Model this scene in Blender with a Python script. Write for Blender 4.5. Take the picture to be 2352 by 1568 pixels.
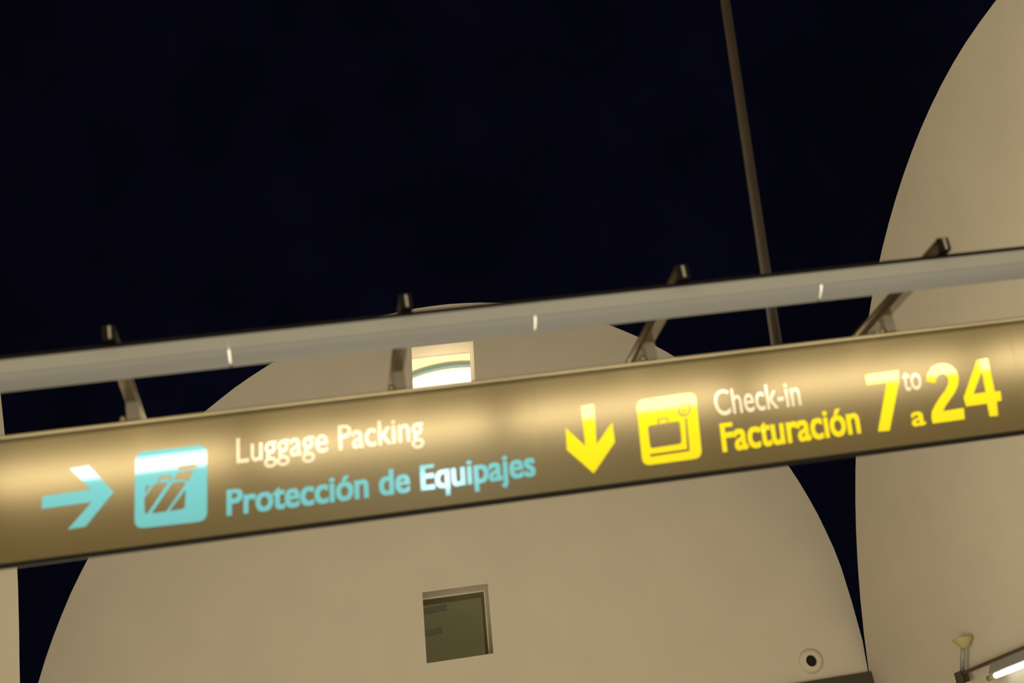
import bpy, bmesh, math, random
from mathutils import Matrix, Vector

for o in list(bpy.data.objects):
    bpy.data.objects.remove(o, do_unlink=True)
scn = bpy.context.scene
COL = scn.collection

# ------------------------------------------------------------------ camera
cam = bpy.data.cameras.new('camera')
cam.sensor_width = 36.0
cam.lens = 3324.65 / 2352 * 36
cam.clip_end = 200
cam.dof.use_dof = True
cam.dof.focus_distance = 19.0
cam.dof.aperture_fstop = 2.4
cam_o = bpy.data.objects.new('camera', cam)
COL.objects.link(cam_o)
R_ = Vector((.97879136, -.11951511, -.16638392))
U_ = Vector((.10992164, -.37897055, .91885720))
F_ = Vector((.17287192, .91765868, .35779580))
m4 = Matrix.Identity(4)
for i in range(3):
    m4[i][0], m4[i][1], m4[i][2] = R_[i], U_[i], -F_[i]
m4[2][3] = 1.65
cam_o.matrix_world = m4
scn.camera = cam_o

# ------------------------------------------------------------------ view
vs = scn.view_settings
scn.display_settings.display_device = 'sRGB'
vs.view_transform = 'Standard'
vs.look = 'None'
vs.exposure = 0.0
vs.gamma = 1.0
vs.use_curve_mapping = False

# ------------------------------------------------------------------ light of the hall, with added fill lights
world = bpy.data.worlds.new('hall_glow')
scn.world = world
world.use_nodes = True
bg = world.node_tree.nodes['Background']
bg.inputs[0].default_value = (1.0, .80, .41, 1)
bg.inputs[1].default_value = 1.0

def area(name, loc, target, sx, sy, power, col):
    d = bpy.data.lights.new(name, 'AREA')
    d.shape = 'RECTANGLE'
    d.size, d.size_y, d.energy, d.color = sx, sy, power, col
    o = bpy.data.objects.new(name, d)
    COL.objects.link(o)
    o.location = loc
    o.rotation_euler = (Vector(target) - Vector(loc)).to_track_quat('-Z', 'Y').to_euler()
    return o

WARM = (1.0, .84, .58)
area('hall_fill', (0.0, 8.5, .6), (7.9, 13, 10.5), 3, 8, 760, (1.0, .86, .58))  # unseen fill added at floor level to brighten the right wall
area('hall_fill', (2.0, 9.0, .5), (3.0, 19.5, 10.5), 8, 3, 160, (1.0, .97, 1.0))  # second added fill, lifting the end wall from below
area('arm_backlight', (1.5, 6.4, 3.60), (1.5, 5.5, 3.66), 6.5, .09, 40, (1.0, .86, .62))  # unseen strip light added behind the sign to brighten the arms' far ends
area('hall_fill', (1.5, 1.5, .3), (1.5, 4.8, 3.6), 7, 2, 140, (1.0, .92, .84))  # low front fill, added to lift the rail's underside
area('cool_lamp', (2.0, -6.0, 6.12), (.64, 5.4, 3.22), .5, .6, 38, (.72, .84, 1.0))

# ------------------------------------------------------------------ materials
def mat(name, col, rough=.5, metal=0.0, spec=.5, noise=0.0, scale=5.0, coat=0.0, bump=0.0):
    m = bpy.data.materials.new(name)
    m.use_nodes = True
    nt = m.node_tree
    b = nt.nodes['Principled BSDF']
    b.inputs['Base Color'].default_value = (*col, 1)
    b.inputs['Roughness'].default_value = rough
    b.inputs['Metallic'].default_value = metal
    b.inputs['Specular IOR Level'].default_value = spec
    b.inputs['Coat Weight'].default_value = coat
    if noise or bump:
        tc = nt.nodes.new('ShaderNodeTexCoord')
        n = nt.nodes.new('ShaderNodeTexNoise')
        n.inputs['Scale'].default_value = scale
        n.inputs['Detail'].default_value = 4
        nt.links.new(tc.outputs['Object'], n.inputs['Vector'])
        if noise:
            r = nt.nodes.new('ShaderNodeValToRGB')
            r.color_ramp.elements[0].position = .3
            r.color_ramp.elements[1].position = .7
            r.color_ramp.elements[0].color = (*[c * (1 - noise) for c in col], 1)
            r.color_ramp.elements[1].color = (*[min(1, c * (1 + noise)) for c in col], 1)
            nt.links.new(n.outputs['Fac'], r.inputs['Fac'])
            nt.links.new(r.outputs['Color'], b.inputs['Base Color'])
        if bump:
            bp = nt.nodes.new('ShaderNodeBump')
            bp.inputs['Strength'].default_value = bump
            bp.inputs['Distance'].default_value = .002
            nt.links.new(n.outputs['Fac'], bp.inputs['Height'])
            nt.links.new(bp.outputs['Normal'], b.inputs['Normal'])
    return m

def glow(name, col, strength):
    m = bpy.data.materials.new(name)
    m.use_nodes = True
    b = m.node_tree.nodes['Principled BSDF']
    b.inputs['Base Color'].default_value = (.8, .8, .8, 1)
    b.inputs['Emission Color'].default_value = (*col, 1)
    b.inputs['Emission Strength'].default_value = strength
    return m

M = {
    'cream': mat('cream_paint', (.72, .66, .54), .75, spec=.2, noise=.03, scale=1.2),
    'navy': mat('navy_vault_paint', (.0030, .0036, .019), .9, spec=.02, noise=.35, scale=.7),
    'floor': mat('terrazzo', (.42, .38, .32), .35, noise=.12, scale=30),
    'brown': mat('dark_brown_cladding', (.062, .05, .036), .6, noise=.1, scale=6),
    'alu': mat('satin_sign_metal', (.128, .105, .062), .33, metal=1.0, noise=.02, scale=3),
    'chrome': mat('brushed_arm_metal', (.27, .22, .14), .24, metal=1.0),
    'post': mat('grey_brown_post', (.050, .042, .026), .5, spec=.3),
    'rail': mat('rail_paint', (.275, .285, .295), .50, spec=.35, noise=.02, scale=4),
    'white': mat('reflector_white', (.85, .82, .74), .5),
    'black': mat('black_rubber', (.004, .003, .003), .6, spec=.12),
    'dark': mat('dark_sign_back', (.05, .045, .035), .5),
    'teal': mat('teal_vinyl', (.10, .40, .56), .09, spec=.5),
    'yellow': mat('yellow_vinyl', (.64, .56, .0), .09, spec=.5),
    'wvinyl': mat('white_vinyl', (.55, .52, .44), .14, spec=.5),
    'groove': mat('dark_groove_metal', (.055, .045, .024), .40, metal=1.0),
    'trim': mat('bronze_trim_metal', (.18, .155, .10), .45, metal=1.0),
    'pole': mat('brown_pole_paint', (.020, .014, .008), .6, spec=.12, noise=.08, scale=8),
    'olive': mat('dim_room_paint', (.25, .20, .10), .8, noise=.15, scale=1.5),
    'duct': mat('dark_green_duct', (.010, .020, .018), .5),
    'rim': mat('grey_green_rim', (.10, .16, .16), .5),
    'ycap': mat('yellowish_plastic', (.48, .42, .20), .4),
    'grey': mat('grey_fixture_paint', (.30, .29, .26), .4),
    'brownbar': mat('dark_fixture_bar', (.07, .05, .035), .45),
    'hole': mat('black_throat', (.004, .004, .004), .8),
    'lamp': glow('warm_diffuser', (1.0, .88, .66), 22),
    'tube': glow('white_tube', (1.0, .96, .86), 2.6),
    'panel': glow('white_sheet_glow', (.90, .96, 1.0), 1.15),  # emission for the added sheet beyond the arch
}
g = bpy.data.materials.new('window_glass')
g.use_nodes = True
nt = g.node_tree
nt.nodes.clear()
out = nt.nodes.new('ShaderNodeOutputMaterial')
mix = nt.nodes.new('ShaderNodeMixShader')
tr = nt.nodes.new('ShaderNodeBsdfTransparent')
gl = nt.nodes.new('ShaderNodeBsdfGlossy')
fr = nt.nodes.new('ShaderNodeFresnel')
fr.inputs['IOR'].default_value = 1.5
tr.inputs['Color'].default_value = (.86, .92, .84, 1)
gl.inputs['Roughness'].default_value = .02
nt.links.new(fr.outputs[0], mix.inputs[0])
nt.links.new(tr.outputs[0], mix.inputs[1])
nt.links.new(gl.outputs[0], mix.inputs[2])
nt.links.new(mix.outputs[0], out.inputs[0])
M['glass'] = g

# ------------------------------------------------------------------ helpers
def obj(name, bm, material, parent=None, smooth=False):
    me = bpy.data.meshes.new(name)
    bmesh.ops.recalc_face_normals(bm, faces=bm.faces)
    bm.to_mesh(me)
    bm.free()
    if smooth:
        for p in me.polygons:
            p.use_smooth = True
    me.materials.append(M[material])
    o = bpy.data.objects.new(name, me)
    COL.objects.link(o)
    if parent is not None:
        me.transform(Matrix.Translation(-parent_origin(parent)))
        o.parent = parent
    return o

def parent_origin(p):
    v = Vector((0, 0, 0))
    while p is not None:
        if p.type == 'EMPTY':
            v += p.location
        p = p.parent
    return v

def thing(name, loc, label, cat, group=None):
    o = bpy.data.objects.new(name, None)
    o.empty_display_size = .1
    o.location = loc
    COL.objects.link(o)
    return tag(o, label, cat, group)

def tag(o, label, cat, group=None):
    o['label'], o['category'] = label, cat
    if group:
        o['group'] = group
    return o

def struct(o, label=None, cat=None):
    o['kind'] = 'structure'
    if label:
        o['label'] = label
    if cat:
        o['category'] = cat
    return o

def box(x0, x1, y0, y1, z0, z1, shear=0.0, bevel=0.0, bm=None):
    """box; shear leans the uprights in x per metre of height about its foot"""
    own = bm is None
    bm = bmesh.new() if own else bm
    b = bmesh.new()
    vs_ = [b.verts.new((x + shear * (z - z0), y, z)) for x in (x0, x1) for y in (y0, y1) for z in (z0, z1)]
    for f in ((0, 1, 3, 2), (4, 6, 7, 5), (0, 4, 5, 1), (2, 3, 7, 6), (0, 2, 6, 4), (1, 5, 7, 3)):
        b.faces.new([vs_[i] for i in f])
    if bevel:
        bmesh.ops.bevel(b, geom=list(b.edges), offset=bevel, segments=2, affect='EDGES', profile=.7)
    me = bpy.data.meshes.new('tmp')
    b.to_mesh(me)
    b.free()
    bm.from_mesh(me)
    bpy.data.meshes.remove(me)
    return bm

def tube(p0, p1, r0, r1=None, seg=20, bm=None):
    bm = bmesh.new() if bm is None else bm
    r1 = r0 if r1 is None else r1
    p0, p1 = Vector(p0), Vector(p1)
    q = (p1 - p0).to_track_quat('Z', 'Y')
    a, b = [], []
    for i in range(seg):
        t = 2 * math.pi * i / seg
        d = q @ Vector((math.cos(t), math.sin(t), 0))
        a.append(bm.verts.new(p0 + d * r0))
        b.append(bm.verts.new(p1 + d * r1))
    for i in range(seg):
        j = (i + 1) % seg
        bm.faces.new((a[i], a[j], b[j], b[i]))
    bm.faces.new(a[::-1])
    bm.faces.new(b)
    return bm

def lathe(prof, origin, axis, seg=40, bm=None):
    """prof: (radius, distance along axis)"""
    bm = bmesh.new() if bm is None else bm
    q = Vector(axis).to_track_quat('Z', 'Y')
    rings = []
    for r, h in prof:
        rings.append([bm.verts.new(Vector(origin) + q @ Vector((max(r, 1e-4) * math.cos(2 * math.pi * i / seg),
                      max(r, 1e-4) * math.sin(2 * math.pi * i / seg), h))) for i in range(seg)])
    for a, b in zip(rings, rings[1:]):
        for i in range(seg):
            j = (i + 1) % seg
            bm.faces.new((a[i], a[j], b[j], b[i]))
    return bm

def extrude_x(prof, x0, x1, bm=None, closed=True):
    """profile of (y, z) points run along x"""
    bm = bmesh.new() if bm is None else bm
    a = [bm.verts.new((x0, y, z)) for y, z in prof]
    b = [bm.verts.new((x1, y, z)) for y, z in prof]
    n = len(prof)
    for i in range(n if closed else n - 1):
        j = (i + 1) % n
        bm.faces.new((a[i], a[j], b[j], b[i]))
    if closed:
        bm.faces.new(a[::-1])
        bm.faces.new(b)
    return bm

def shape2d(loops, depth=0.0):
    """filled flat shape with holes (even-odd), as a mesh in its xy plane, optionally thick"""
    cu = bpy.data.curves.new('tmp', 'CURVE')
    cu.dimensions = '2D'
    cu.fill_mode = 'BOTH'
    cu.extrude = depth / 2
    for lp in loops:
        s = cu.splines.new('POLY')
        s.points.add(len(lp) - 1)
        for p, (x, y) in zip(s.points, lp):
            p.co = (x, y, 0, 1)
        s.use_cyclic_u = True
    return curve_bm(cu)

def curve_bm(cu):
    o = bpy.data.objects.new('tmp', cu)
    COL.objects.link(o)
    bpy.context.view_layer.update()
    dg = bpy.context.evaluated_depsgraph_get()
    me = bpy.data.meshes.new_from_object(o.evaluated_get(dg))
    bpy.data.objects.remove(o, do_unlink=True)
    bpy.data.curves.remove(cu)
    bm = bmesh.new()
    bm.from_mesh(me)
    bpy.data.meshes.remove(me)
    return bm

def wall_xz(loops, y0, y1):
    bm = shape2d(loops, y1 - y0)
    for v in bm.verts:
        x, z, d = v.co
        v.co = (x, (y0 + y1) / 2 + d, z)
    return bm

def wall_yz(loops, x0, x1):
    bm = shape2d(loops, x1 - x0)
    for v in bm.verts:
        y, z, d = v.co
        v.co = ((x0 + x1) / 2 + d, y, z)
    return bm

# ------------------------------------------------------------------ the bay: walls, vault, floor
# outlines of the round-headed walls, measured on the walls themselves: (x, z) on the far one, (y, z) on the right one
FAR = [[7.972, 3.85], [8.0089, 4.2969], [8.0143, 4.7503], [7.9881, 5.2084], [7.9291, 5.6693], [7.8354, 6.1304], [7.7048, 6.5886], [7.5351, 7.0397], [7.325, 7.4791], [7.0737, 7.9015], [6.7815, 8.3015], [6.4497, 8.6735], [6.0807, 9.0124], [5.678, 9.3135], [5.2459, 9.5728], [4.7893, 9.7872], [4.3136, 9.9547], [3.8243, 10.0743], [3.3271, 10.1457], [2.8274, 10.1699], [2.33, 10.1484], [1.8394, 10.0834], [1.3595, 9.9777], [0.8933, 9.8341], [0.4436, 9.6556], [0.0124, 9.4452], [-0.3988, 9.2056], [-0.7887, 8.9393], [-1.1564, 8.6486], [-1.501, 8.3355], [-1.8217, 8.0017], [-2.118, 7.6489], [-2.3891, 7.2786], [-2.6349, 6.8925], [-2.8552, 6.492], [-3.0508, 6.0788], [-3.2232, 5.6543], [-3.3752, 5.2197], [-3.511, 4.7751], [-3.6369, 4.3196], [-3.761, 3.85]]
RIGHT = [[19.9685, 3.85], [19.8041, 4.3386], [19.61, 4.8058], [19.3895, 5.2502], [19.1457, 5.6709], [18.8818, 6.0672], [18.6005, 6.4391], [18.3045, 6.7865], [17.9962, 7.1098], [17.6776, 7.4098], [17.3504, 7.687], [17.0164, 7.9423], [16.6766, 8.1766], [16.332, 8.3906], [15.9835, 8.5852], [15.6314, 8.761], [15.2763, 8.9185], [14.9183, 9.058], [14.5577, 9.1798], [14.1945, 9.2836], [13.8289, 9.3693], [13.4612, 9.4363], [13.0917, 9.484], [12.7211, 9.5116], [12.35, 9.5179]]
SPRING = 3.85
XR, XL, YF, YN = 7.973, -3.761, 20.0, 4.7
RIGHT_HALF = RIGHT
RIGHT = RIGHT_HALF + [(2 * 12.35 - y, z) for y, z in RIGHT_HALF[-2::-1]]

low_win = [(1.881, 5.867), (2.808, 5.862), (2.729, 4.889), (1.799, 4.888)]
up_win = [(2.252, 9.535), (3.187, 9.527), (3.079, 8.56), (2.144, 8.56)]
far_loop = [(XL, 0.0)] + [(XL, SPRING)] + [tuple(p) for p in FAR[::-1][1:-1]] + [(XR, SPRING), (XR, 0.0)]
struct(obj('wall_back', wall_xz([far_loop, low_win, up_win], 20.0, 20.5), 'cream'),
       'cream round-headed end wall behind the hanging sign', 'wall')
side_loop = [(19.99, 0.0)] + [tuple(p) for p in RIGHT] + [(YN, 0.0)]
struct(obj('wall_right', wall_yz([side_loop], XR, XR + .4), 'cream'),
       'taller cream arched wall on the right side', 'wall')
left_loop = [(19.99, 0.0)] + [tuple(p) for p in RIGHT] + [(YN, 0.0)]
struct(obj('wall_left', wall_yz([left_loop], XL - .4, XL), 'cream'),
       'cream arched wall along the left side', 'wall')
pier = [(XL, 0.0), (-3.23, 0.0), (-3.22, 3.6), (-3.20, 4.7), (-3.186, 5.327), (-3.173, 5.75), (-3.1645, 6.2), (-3.164, 6.6),
        (-3.178, 7.2), (-3.205, 7.7), (-3.243, 8.204), (-3.271, 8.736), (-3.33, 9.25), (-3.42, 9.7), (-3.56, 10.1), (XL, 10.45)]
pier_bm = wall_xz([pier], 18.0, 18.6)
for v in pier_bm.verts:                                   # the jamb is splayed back
    if v.co.y > 18.3 and v.co.x > XL + .05:
        v.co.x -= .16
struct(obj('wall_pier', pier_bm, 'cream'),
       'sliver of cream pier at the left edge of the picture', 'wall')

def interp(tab, t):
    tab = sorted(tab)
    if t <= tab[0][0]:
        return tab[0][1]
    for (a, za), (b, zb) in zip(tab, tab[1:]):
        if t <= b:
            return za + (zb - za) * (t - a) / max(b - a, 1e-6)
    return tab[-1][1]

FAR_T = [(x, z) for x, z in FAR if z >= 4.9] + [(XL, SPRING), (XR + .045, SPRING), (-3.6369, 4.3196), (-3.511, 4.7751)]
def vault_z(x, y):
    f = interp(FAR_T, x)
    s = interp([(a, b) for a, b in RIGHT] + [(20.0, SPRING)], y)
    return f + s - SPRING

bm = bmesh.new()
xs = sorted(set([XL + (XR + .045 - XL) * (.5 - .5 * math.cos(math.pi * i / 72)) for i in range(73)]))
ys = sorted(set([YN + (20.0 - YN) * (.5 - .5 * math.cos(math.pi * i / 72)) for i in range(73)]))
grid = [[bm.verts.new((x, y, vault_z(x, y))) for y in ys] for x in xs]
for i in range(len(xs) - 1):
    for j in range(len(ys) - 1):
        bm.faces.new((grid[i][j], grid[i + 1][j], grid[i + 1][j + 1], grid[i][j + 1]))
# added dark sheets behind the end wall corners, blocking light leaks at the gaps
for xa, xb in ((XL - .7, XL + .9), (XR - .5, XR + .7)):
    bm.faces.new([bm.verts.new(p) for p in ((xa, 20.56, 3.0), (xb, 20.56, 3.0), (xb, 20.56, 6.4), (xa, 20.56, 6.4))])
struct(obj('ceiling', bm, 'navy', smooth=True), 'dark navy vaulted ceiling', 'ceiling')
struct(obj('floor', box(-9, 12, -8, 30, -.2, 0), 'floor'), 'terrazzo hall floor', 'floor')
struct(obj('trim_1', box(XL, XR, 19.87, 20.0, 3.2, 3.838), 'brown'),
       'dark brown cornice under the round-headed end wall', 'cornice')

# lower window: pane and the dim room behind it
def quad_frame(outer, w, y0, y1):
    cx = sum(p[0] for p in outer) / 4
    cz = sum(p[1] for p in outer) / 4
    inner = [(x + (w if x < cx else -w), z + (w if z < cz else -w)) for x, z in outer]
    return wall_xz([outer, inner], y0, y1)

w1 = struct(obj('window_1', wall_xz([low_win], 20.455, 20.467), 'glass'),
            'lower square window with dark glass in the end wall', 'window')
obj('window_frame', quad_frame(low_win, .012, 20.43, 20.49), 'cream', w1)
room = bmesh.new()
for b_ in ((0, 5, 24.0, 24.2, 3.9, 8.2), (0, .2, 20.5, 24, 3.9, 8.2), (4.8, 5, 20.5, 24, 3.9, 8.2),
           (0, 5, 20.5, 24, 3.8, 3.9), (0, 5, 20.5, 24, 8.2, 8.3)):
    box(*b_, bm=room)
struct(obj('wall_room', room, 'olive'), 'dim olive room behind the lower window', 'room')
d = thing('duct', (1.3, 22.5, 6.3), 'dark ducts in the dim room behind the lower window', 'duct')
obj('pipe', tube((.4, 22.6, 6.01), (2.46, 22.5, 6.11), .05), 'duct', d)
obj('pipe', tube((.4, 22.6, 5.62), (2.33, 22.5, 5.77), .05), 'duct', d)
pl = bpy.data.lights.new('room_fill', 'POINT')  # unseen point light added to lift the closed room
pl.energy, pl.color, pl.shadow_soft_size = 33, (1.0, .88, .55), .25
plo = bpy.data.objects.new('room_fill', pl)
COL.objects.link(plo)
plo.location = (3.9, 22.0, 7.6)

# upper window and the bright hall seen through it
w2 = struct(obj('window_2', quad_frame(up_win, .005, 20.44, 20.5), 'cream'),
            'bright upper window behind the sign showing a lit hall', 'window')
cx_, cz_, rad = 3.78, 8.92, 2.9
arc = [(cx_ + rad * math.cos(math.pi * i / 48), cz_ + rad * math.sin(math.pi * i / 48)) for i in range(49)]
struct(obj('wall_rear', wall_xz([[(-2, 8.4), (cx_ - rad, 8.4)] + arc[::-1] + [(cx_ + rad, 8.4), (10, 8.4), (10, 16), (-2, 16)]], 27, 27.3), 'cream'),
       'lit cream arch of the hall behind the upper window', 'wall')
ring = [(cx_ + (rad + .01) * math.cos(math.pi * i / 48), cz_ + (rad + .01) * math.sin(math.pi * i / 48)) for i in range(49)]
ring2 = [(cx_ + (rad - .05) * math.cos(math.pi * i / 48), cz_ + (rad - .05) * math.sin(math.pi * i / 48)) for i in range(49)]
struct(obj('trim_2', wall_xz([ring + ring2[::-1]], 26.9, 27.05), 'rim'), 'grey-green rim of the lit arch behind the upper window', 'trim')
struct(obj('glow_sheet', box(cx_ - 3, cx_ + 3, 28.2, 28.25, 8.4, 12.2), 'panel'), 'added glowing white sheet beyond the arch', 'window')  # emissive sheet added to stand for the bright hall beyond
area('rear_fill', (3.4, 23.0, 9.0), (3.4, 27, 12.0), 3, 1, 420, (1.0, .84, .55))  # unseen light added to brighten the arch wall
area('rear_fill', (2.7, 21.6, 8.4), (2.7, 20.3, 9.5), 1.2, .5, 46, (1.0, .86, .60))  # added out of view to light up the window reveal

# ------------------------------------------------------------------ round air nozzle on the end wall
n_ = thing('air_nozzle', (7.179, 20.0, 4.12), 'round cream air nozzle with a black hole, low on the end wall', 'air nozzle')
obj('nozzle_ring', lathe([(.178, 0), (.176, .018), (.165, .035), (.145, .052), (.118, .064), (.095, .066), (.082, .058), (.077, .03), (.077, .004)],
                         (7.179, 20.0, 4.12), (0, -1, 0)), 'cream', n_, True)
obj('throat', lathe([(.0765, .012), (.05, .0112), (.0, .0108)], (7.179, 20.0, 4.12), (0, -1, 0)), 'hole', n_)

# ------------------------------------------------------------------ light fitting on the right wall
LX = 7.83
lf = thing('fluorescent_fitting', (LX, 16.0, 3.3), 'wall-mounted fluorescent fitting with a glowing white tube, bottom right', 'light fitting')
obj('housing_bar', box(LX - .03, LX + .03, 11.0, 16.80, 3.283, 3.318, bevel=.006), 'brownbar', lf)
rf = bmesh.new()
prof = [(LX - .02, 3.283), (LX - .075, 3.17), (LX - .07, 3.168), (LX, 3.26), (LX + .07, 3.168), (LX + .075, 3.17), (LX + .02, 3.283)]
a = [rf.verts.new((x, 11.0, z)) for x, z in prof]
b = [rf.verts.new((x, 15.93, z)) for x, z in prof]
for i in range(len(prof)):
    j = (i + 1) % len(prof)
    rf.faces.new((a[i], a[j], b[j], b[i]))
rf.faces.new(a[::-1])
rf.faces.new(b)
obj('reflector', rf, 'grey', lf)
obj('hanger_clip', box(LX - .008, LX + .008, 15.94, 15.97, 3.15, 3.285), 'grey', lf)
obj('lamp_tube', tube((LX, 11.0, 3.138), (LX, 15.92, 3.138), .034), 'tube', lf, True)
obj('end_cap', tube((LX, 15.92, 3.138), (LX, 16.12, 3.138), .030), 'ycap', lf, True)
br = box(LX - .055, LX - .038, 16.70, 16.86, 3.20, 3.33)
box(LX + .038, LX + .055, 16.70, 16.86, 3.20, 3.33, bm=br)
box(LX - .055, LX + .055, 16.84, 16.86, 3.20, 3.23, bm=br)
obj('end_bracket', br, 'brownbar', lf)
obj('mounting_cone', lathe([(.0, -.01), (.118, -.01), (.12, 0), (.115, .012), (.06, .085), (.036, .115), (.0, .115)], (LX + .01, 16.52, 3.672), (0, -.0, -1)), 'ycap', lf, True)
obj('stem', tube((LX + .005, 16.56, 3.57), (LX, 16.74, 3.32), .028), 'grey', lf, True)

# ------------------------------------------------------------------ the sign
TILT, RAD, ZC, SHEAR = math.radians(-.35), 6.0, 3.354, .1
def face_y(z):
    t = z - ZC
    return 5.4 - math.tan(TILT) * t + t * t / (2 * RAD)
def face_n(z):
    t = z - ZC
    s = -math.tan(TILT) + t / RAD
    return Vector((0, -1, s)).normalized()

sign = thing('wayfinding_sign', (1.05, 5.4, 3.1), 'long metal airport sign with teal and yellow pictograms and arrows', 'sign')
Z0, Z1 = 3.112, 3.575
def panel(x0, x1):
    bm = bmesh.new()
    N = 24
    rows = []
    for i in range(N + 1):
        z = Z0 + (Z1 - Z0) * i / N
        y = face_y(z)
        sh = SHEAR * (z - ZC)
        rows.append([bm.verts.new((x0 + sh, y + .0006, z)), bm.verts.new((x0 + .002 + sh, y, z)),
                     bm.verts.new((x1 - .002 + sh, y, z)), bm.verts.new((x1 + sh, y + .0006, z))])
    for r, s in zip(rows, rows[1:]):
        for k in range(3):
            bm.faces.new((r[k], r[k + 1], s[k + 1], s[k]))
    back = [[bm.verts.new((x0 + SHEAR * (z - ZC), face_y(z) + .03, z)), bm.verts.new((x1 + SHEAR * (z - ZC), face_y(z) + .03, z))] for z in (Z0, Z1)]
    bm.faces.new((back[0][0], back[1][0], back[1][1], back[0][1]))
    bm.faces.new([r[0] for r in rows] + [back[1][0], back[0][0]])
    bm.faces.new([r[3] for r in rows] + [back[1][1], back[0][1]])
    bm.faces.new(rows[0] + [back[0][1], back[0][0]])
    bm.faces.new(rows[-1] + [back[1][1], back[1][0]])
    return obj('panel', bm, 'alu', sign, True)

SEAMS = [-1.075, 1.046, 3.130, 4.80]
panels = [panel(a_, b_) for a_, b_ in zip(SEAMS, SEAMS[1:])]
for p in panels:
    p.data.set_sharp_from_angle(angle=math.radians(6))
panels[0]['label'] = 'left panel reading Luggage Packing in teal and white'
panels[1]['label'] = 'middle panel reading Check-in in yellow and white'
XA, XB = -1.12, 4.86
obj('back_box', extrude_x([(face_y(3.15) + .031, 3.15), (face_y(3.57) + .031, 3.57), (5.50, 3.57), (5.50, 3.15)], XA, XB), 'dark', sign)
yt = face_y(3.6)
yg = face_y(3.58)
obj('groove', box(XA, XB, yg + .001, yg + .02, 3.5755, 3.5880), 'groove', sign)
lip = [(yt - .006, 3.588), (yt - .010, 3.590), (yt - .010, 3.602), (yt - .006, 3.607), (5.505, 3.607), (5.505, 3.588)]
obj('top_trim', extrude_x(lip, XA, XB), 'trim', sign)
yb = face_y(3.11)
obj('bottom_trim', extrude_x([(yb + .001, 3.111), (yb - .001, 3.106), (yb + .001, 3.094), (yb + .012, 3.092), (5.49, 3.128), (5.49, 3.150), (yb + .03, 3.150)], XA, XB), 'black', sign)

def onto_sign(bm, lift=.0012):
    zs = [v.co.z for v in bm.verts]
    k = 0
    z = min(zs) + .012
    while z < max(zs):
        bmesh.ops.bisect_plane(bm, geom=list(bm.verts) + list(bm.edges) + list(bm.faces), plane_co=(0, 0, z), plane_no=(0, 0, 1))
        z += .012
    for v in bm.verts:
        n = face_n(v.co.z)
        zz = v.co.z
        v.co = Vector((v.co.x, face_y(zz), zz)) + n * (lift + v.co.y)
    for f in bm.faces:
        f.normal_update()
        if f.normal.y > 0:
            f.normal_flip()
    return bm

def put(name, bm, material, parent):
    """keep the given winding, no recalculation: flat vinyl facing the hall"""
    me = bpy.data.meshes.new(name)
    bm.to_mesh(me)
    bm.free()
    me.materials.append(M[material])
    o = bpy.data.objects.new(name, me)
    COL.objects.link(o)
    me.transform(Matrix.Translation(-parent_origin(parent)))
    o.parent = parent
    return o

def decal(name, loops, material, parent, lift=.0012):
    bm = shape2d(loops)
    for v in bm.verts:
        v.co = (v.co.x, 0, v.co.y)
    return put(name, onto_sign(bm, lift), material, parent)

def rounded(c, r, n=6):
    out_ = []
    L = len(c)
    for i in range(L):
        p, a_, b_ = Vector(c[i]), Vector(c[i - 1]), Vector(c[(i + 1) % L])
        p0 = p + (a_ - p).normalized() * r
        p1 = p + (b_ - p).normalized() * r
        for k in range(n + 1):
            t = k / n
            q = p0 * (1 - t) ** 2 + p * 2 * t * (1 - t) + p1 * t * t
            out_.append((q.x, q.y))
    return out_

def disc(c, ax, ay, f, n=28):
    return [(c[0] + f * (math.cos(2 * math.pi * i / n) * ax[0] + math.sin(2 * math.pi * i / n) * ay[0]),
             c[1] + f * (math.cos(2 * math.pi * i / n) * ax[1] + math.sin(2 * math.pi * i / n) * ay[1])) for i in range(n)]

TEAL_ARROW = [[-0.8462, 3.3481], [-0.6716, 3.3517], [-0.7442, 3.4435], [-0.6723, 3.4478], [-0.5889, 3.3294], [-0.699, 3.2102], [-0.7633, 3.2079], [-0.6704, 3.302], [-0.8515, 3.2996]]
TEAL_SQ = [[-0.4984, 3.4759], [-0.2289, 3.4735], [-0.2559, 3.1722], [-0.523, 3.1774]]
TH0 = [[-0.4698, 3.3384], [-0.4519, 3.3392], [-0.4757, 3.3051]]
TH1 = [[-0.4378, 3.3401], [-0.3852, 3.3422], [-0.4692, 3.2332], [-0.476, 3.2279], [-0.4811, 3.233], [-0.4789, 3.2898]]
TH2 = [[-0.3697, 3.3379], [-0.3239, 3.3382], [-0.3251, 3.3237], [-0.4019, 3.2286], [-0.4569, 3.2284]]
TH3 = [[-0.323, 3.3074], [-0.3321, 3.2407], [-0.3381, 3.2303], [-0.3913, 3.2285]]
TH4 = [[-0.4261, 3.3431], [-0.4201, 3.3652], [-0.413, 3.3688], [-0.378, 3.3678], [-0.3693, 3.3593], [-0.3756, 3.3446], [-0.3833, 3.3442], [-0.3789, 3.356], [-0.4114, 3.3558], [-0.4171, 3.3432]]
TH5 = [[-0.3445, 3.3999], [-0.2713, 3.3995], [-0.2822, 3.3838], [-0.3456, 3.3815]]
TH6 = [[-0.3474, 3.3748], [-0.2871, 3.377], [-0.3121, 3.3357], [-0.3283, 3.347], [-0.3647, 3.3473]]
YEL_ARROW = [[1.2481, 3.445], [1.3011, 3.4482], [1.2801, 3.2793], [1.3602, 3.3615], [1.3557, 3.2792], [1.2461, 3.162], [1.1565, 3.2712], [1.1686, 3.3616], [1.2329, 3.2782]]
YEL_SQ = [[1.4755, 3.4412], [1.728, 3.4471], [1.6951, 3.1678], [1.4469, 3.1666]]
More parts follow.
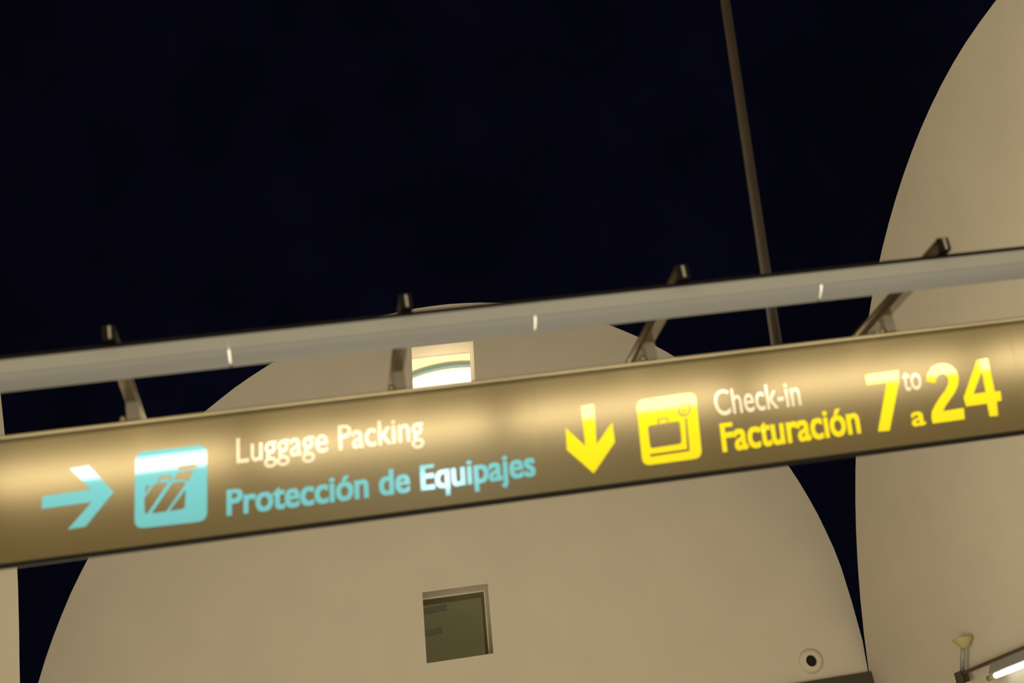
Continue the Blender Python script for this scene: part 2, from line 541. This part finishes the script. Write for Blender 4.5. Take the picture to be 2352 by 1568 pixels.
YH0 = [[1.5, 3.3216], [1.5087, 3.3288], [1.6285, 3.3313], [1.6348, 3.3245], [1.6261, 3.2444], [1.6178, 3.2367], [1.4986, 3.2337], [1.4934, 3.2411]]
YH1 = [[1.5441, 3.3307], [1.5457, 3.3497], [1.5515, 3.3544], [1.5873, 3.3548], [1.591, 3.3499], [1.5897, 3.3323], [1.5834, 3.3321], [1.5848, 3.3477], [1.552, 3.3474], [1.5509, 3.3308]]
YH2 = [[1.6603, 3.342], [1.6685, 3.342], [1.6498, 3.2026], [1.4845, 3.1999], [1.4857, 3.2103], [1.6414, 3.2124]]
YRING = [[1.6659, 3.3761], [1.6937, 3.3766], [1.672, 3.4038]]
T_LUGG = [[-0.1252, 3.3832], [0.602, 3.3868], [-0.1168, 3.4825]]
T_PROT = [[-0.1824, 3.1839], [1.0165, 3.1851], [-0.1732, 3.2794]]
T_CHECK = [[1.7913, 3.3344], [2.158, 3.3355], [1.8007, 3.4398]]
T_FACT = [[1.7842, 3.1828], [2.3796, 3.1881], [1.7956, 3.2963]]
T_to = [[2.6093, 3.3407], [2.6914, 3.3421], [2.6233, 3.4371]]
T_a = [[2.6027, 3.1862], [2.6649, 3.1877], [2.6146, 3.2704]]
DIGIT_7 = [[2.4616, 3.4311], [2.6111, 3.4341], [2.598, 3.3804], [2.5018, 3.1804], [2.4508, 3.1823], [2.5445, 3.3864], [2.4564, 3.3849]]
DIGIT_2 = [[2.7177, 3.3697], [2.732, 3.4025], [2.7593, 3.4303], [2.7922, 3.4407], [2.8217, 3.4395], [2.8475, 3.4261], [2.8627, 3.4013], [2.8637, 3.3713], [2.8505, 3.3372], [2.8279, 3.3074], [2.7995, 3.2816], [2.7713, 3.2559], [2.7531, 3.2337], [2.8472, 3.2364], [2.8365, 3.1879], [2.6944, 3.1863], [2.695, 3.2132], [2.7044, 3.2381], [2.7291, 3.267], [2.7606, 3.2982], [2.7881, 3.3212], [2.8097, 3.3482], [2.8166, 3.3729], [2.8107, 3.3892], [2.7937, 3.396], [2.7747, 3.3882], [2.761, 3.372], [2.7542, 3.3568]]
DIGIT_4 = [[2.9644, 3.4353], [3.0171, 3.4398], [3.0029, 3.2886], [3.0284, 3.2896], [3.0212, 3.2469], [2.9985, 3.245], [2.986, 3.1841], [2.9478, 3.1854], [2.9528, 3.2419], [2.8586, 3.2408], [2.859, 3.28]]
HOLE_4 = [[2.9731, 3.386], [2.9067, 3.2906], [2.962, 3.2919]]
a_ = decal('arrow', [TEAL_ARROW], 'teal', panels[0])
a_['label'] = 'teal arrow pointing right'
p_ = decal('pictogram', [rounded(TEAL_SQ, .036), TH0, rounded(TH1, .006, 3), TH2, rounded(TH3, .006, 3), TH4, TH5, TH6], 'teal', panels[0])
p_['label'] = 'teal square pictogram of a wrapped suitcase'
a_ = decal('arrow', [YEL_ARROW], 'yellow', panels[1])
a_['label'] = 'yellow arrow pointing down'
rc = YRING[0]
rx = (YRING[1][0] - rc[0], YRING[1][1] - rc[1])
ry = (YRING[2][0] - rc[0], YRING[2][1] - rc[1])
hand = [(rc[0] - .011, rc[1] - .016), (rc[0] - .007, rc[1] - .003), (rc[0] + .001, rc[1] + .006), (rc[0] + .004, rc[1] + .003), (rc[0] - .002, rc[1] - .005), (rc[0] - .006, rc[1] - .017)]
p_ = decal('pictogram', [rounded(YEL_SQ, .034), rounded(YH0, .004, 3), YH1, YH2, disc(rc, rx, ry, 1.0), disc(rc, rx, ry, .74), hand], 'yellow', panels[1])
p_['label'] = 'yellow square pictogram of a suitcase on a scale'

def lettering(text, pts, material, parent, bold=0.0, label=None, lift=.0012, space=1.0):
    """pts: baseline left, baseline right, cap top above the left end"""
    cu = bpy.data.curves.new('tmp', 'FONT')
    cu.body = text
    cu.size = 1.0
    cu.resolution_u = 6
    cu.offset = min(bold, .010)
    cu.space_character = space
    cap_cu = bpy.data.curves.new('tmp', 'FONT')
    cap_cu.body = 'E'
    capb = curve_bm(cap_cu)
    cap = max(v.co.y for v in capb.verts)
    capb.free()
    src = curve_bm(cu)
    me = bpy.data.meshes.new('tmp')
    src.to_mesh(me)
    src.free()
    bm = bmesh.new()
    extra = max(0.0, bold - .010)
    shifts = [(0, 0)] if extra == 0 else [(-extra, -extra * .5), (extra, -extra * .5), (-extra, extra * .5), (extra, extra * .5), (0, 0)]
    for q_, (dx_, dy_) in enumerate(shifts):
        n0 = len(bm.verts)
        bm.from_mesh(me)
        bm.verts.ensure_lookup_table()
        for v in bm.verts[n0:]:
            v.co.x += dx_
            v.co.y += dy_
            v.co.z = q_ * .00008
    bpy.data.meshes.remove(me)
    x0 = min(v.co.x for v in bm.verts)
    x1 = max(v.co.x for v in bm.verts)
    # taller lower-case letters, as on the sign
    xh = cap * .66
    for v in bm.verts if len(text) > 1 else ():
        y = v.co.y
        if 0 < y <= xh:
            v.co.y = y * 1.09
        elif xh < y < cap * 1.05:
            v.co.y = xh * 1.09 + (y - xh) * (cap * 1.05 - xh * 1.09) / (cap * 1.05 - xh)
    A_, B_, T_ = Vector(pts[0]), Vector(pts[1]), Vector(pts[2])
    ex = (B_ - A_) / (x1 - x0)
    ey = (T_ - A_) / cap
    for v in bm.verts:
        q = A_ + ex * (v.co.x - x0) + ey * v.co.y
        v.co = (q.x, v.co.z, q.y)
    o = put('lettering', onto_sign(bm, lift), material, parent)
    if label:
        o['label'] = label
    return o

lettering('Luggage Packing', T_LUGG, 'wvinyl', panels[0], .006, 'white line Luggage Packing')
lettering('Protección de Equipajes', T_PROT, 'teal', panels[0], .030, 'bold teal line Protección de Equipajes')
lettering('Check-in', T_CHECK, 'wvinyl', panels[1], .006, 'white line Check-in')
lettering('Facturación', T_FACT, 'yellow', panels[1], .028, 'bold yellow line Facturación')
d_ = decal('lettering', [DIGIT_7], 'yellow', panels[1])
d_['label'] = 'big yellow digit 7'
lettering('to', T_to, 'wvinyl', panels[1], .008, 'small white word to')
lettering('a', T_a, 'yellow', panels[1], .024, 'small yellow letter a')
d_ = decal('lettering', [DIGIT_2], 'yellow', panels[1])
d_['label'] = 'big yellow digit 2'
d_ = decal('lettering', [DIGIT_4, HOLE_4], 'yellow', panels[1])
d_['label'] = 'big yellow digit 4'

# ------------------------------------------------------------------ light rail in front of and above the sign
rail = thing('light_rail', (1.0, 4.84, 3.6), 'long pale light rail hung in front above the metal sign', 'light rail')
JOINTS = [-1.205, -.098, 1.006, 2.115, 3.22, 4.33]
obj('lip', extrude_x([(4.796, 3.664), (4.794, 3.676), (4.80, 3.680), (4.872, 3.680), (4.874, 3.664)], JOINTS[0], JOINTS[-1]), 'black', rail)
for k, (a_, b_) in enumerate(zip(JOINTS, JOINTS[1:])):
    ga = .0003
    up = [(4.800, 3.6125), (4.799, 3.664), (4.874, 3.664), (4.874, 3.658), (4.806, 3.658), (4.806, 3.6125)]
    obj('upper_cover', extrude_x(up, a_ + ga, b_ - ga), 'rail', rail)
    low, inn = [], []
    for i in range(9):
        t = i / 8 * math.pi / 2
        y = 4.802 + .066 * (1 - math.cos(t)) * .55 + .066 * .45 * (i / 8)
        z = 3.6105 - .040 * math.sin(t) * .6 - .040 * .4 * (i / 8)
        low.append((y, z))
        inn.append((y + .003, z + .005))
    obj('lower_cover', extrude_x(low + inn[::-1], a_ + .003, b_ - .003), 'rail', rail, True).data.set_sharp_from_angle(angle=math.radians(30))
    lamp = obj('lamp', box(a_ + .05, b_ - .05, 4.850, 4.872, 3.578, 3.656, bevel=.004), 'lamp', rail)
    obj('lamp_holder', box(a_ - .048, a_ + .048, 4.860, 4.872, 3.582, 3.650), 'white', lamp)

# ------------------------------------------------------------------ bracket arms over the rail, holding the sign
where = ['left of the four metal bracket arms, above the teal suitcase pictogram',
         'second metal bracket arm from the left, beside the bright window',
         'third metal bracket arm from the left, above the yellow suitcase pictogram',
         'rightmost metal bracket arm, in front of the right-hand wall']
proto = None
for i, x in enumerate((-.498, .541, 1.579, 2.627)):
    if proto is None:
        b0 = thing('bracket_arm', (x, 5.4, 3.607), where[0].replace('left of', 'leftmost of'), 'bracket', 'bracket arms holding the sign')
        ar = bmesh.new()
        box(x - .022, x + .022, 4.775, 5.80, 3.6805, 3.690, bm=ar)
        box(x - .022, x + .022, 4.775, 5.80, 3.723, 3.7325, bm=ar)
        box(x - .014, x + .014, 4.775, 5.80, 3.690, 3.723, bm=ar)
        obj('arm', ar, 'chrome', b0)
        ec = obj('end_cap', box(x - .023, x + .023, 4.760, 4.775, 3.6805, 3.734, bevel=.003), 'black', b0)
        obj('cap_strip', box(x - .001, x + .007, 4.757, 4.761, 3.684, 3.730), 'grey', ec)
        po = bmesh.new()
        box(x - .022, x + .022, 5.392, 5.400, 3.607, 3.681, bm=po)
        box(x - .022, x - .014, 5.400, 5.440, 3.607, 3.681, bm=po)
        box(x + .010, x + .022, 5.400, 5.440, 3.607, 3.681, bm=po)
        obj('post', po, 'post', b0)
        obj('bolt', lathe([(.013, 0), (.013, .012), (.009, .022), (.0, .026)], (x - .036, 5.405, 3.607), (0, 0, 1), seg=16), 'chrome', b0, True)
        proto = b0
    else:
        c = proto.copy()
        COL.objects.link(c)
        c.location = (x, 5.4, 3.607)
        c['label'] = where[i]
        for ch in proto.children:
            k = ch.copy()
            COL.objects.link(k)
            k.parent = c
            for sub in ch.children:
                s_ = sub.copy()
                COL.objects.link(s_)
                s_.parent = k

# ------------------------------------------------------------------ suspension pole and carrier tube
sp = thing('suspension_pole', (2.27, 5.80, 3.7), 'thin brown pole rising from behind the sign into the dark ceiling', 'pole')
ztop = vault_z(3.15, 5.80) - .01
obj('pole', tube((2.265, 5.80, 3.66), (2.265 + .0975 * (ztop - 3.66), 5.80, ztop), .0225), 'pole', sp, True)
obj('carrier_tube', tube((-1.1, 5.80, 3.665), (4.8, 5.80, 3.665), .015), 'pole', sp, True)
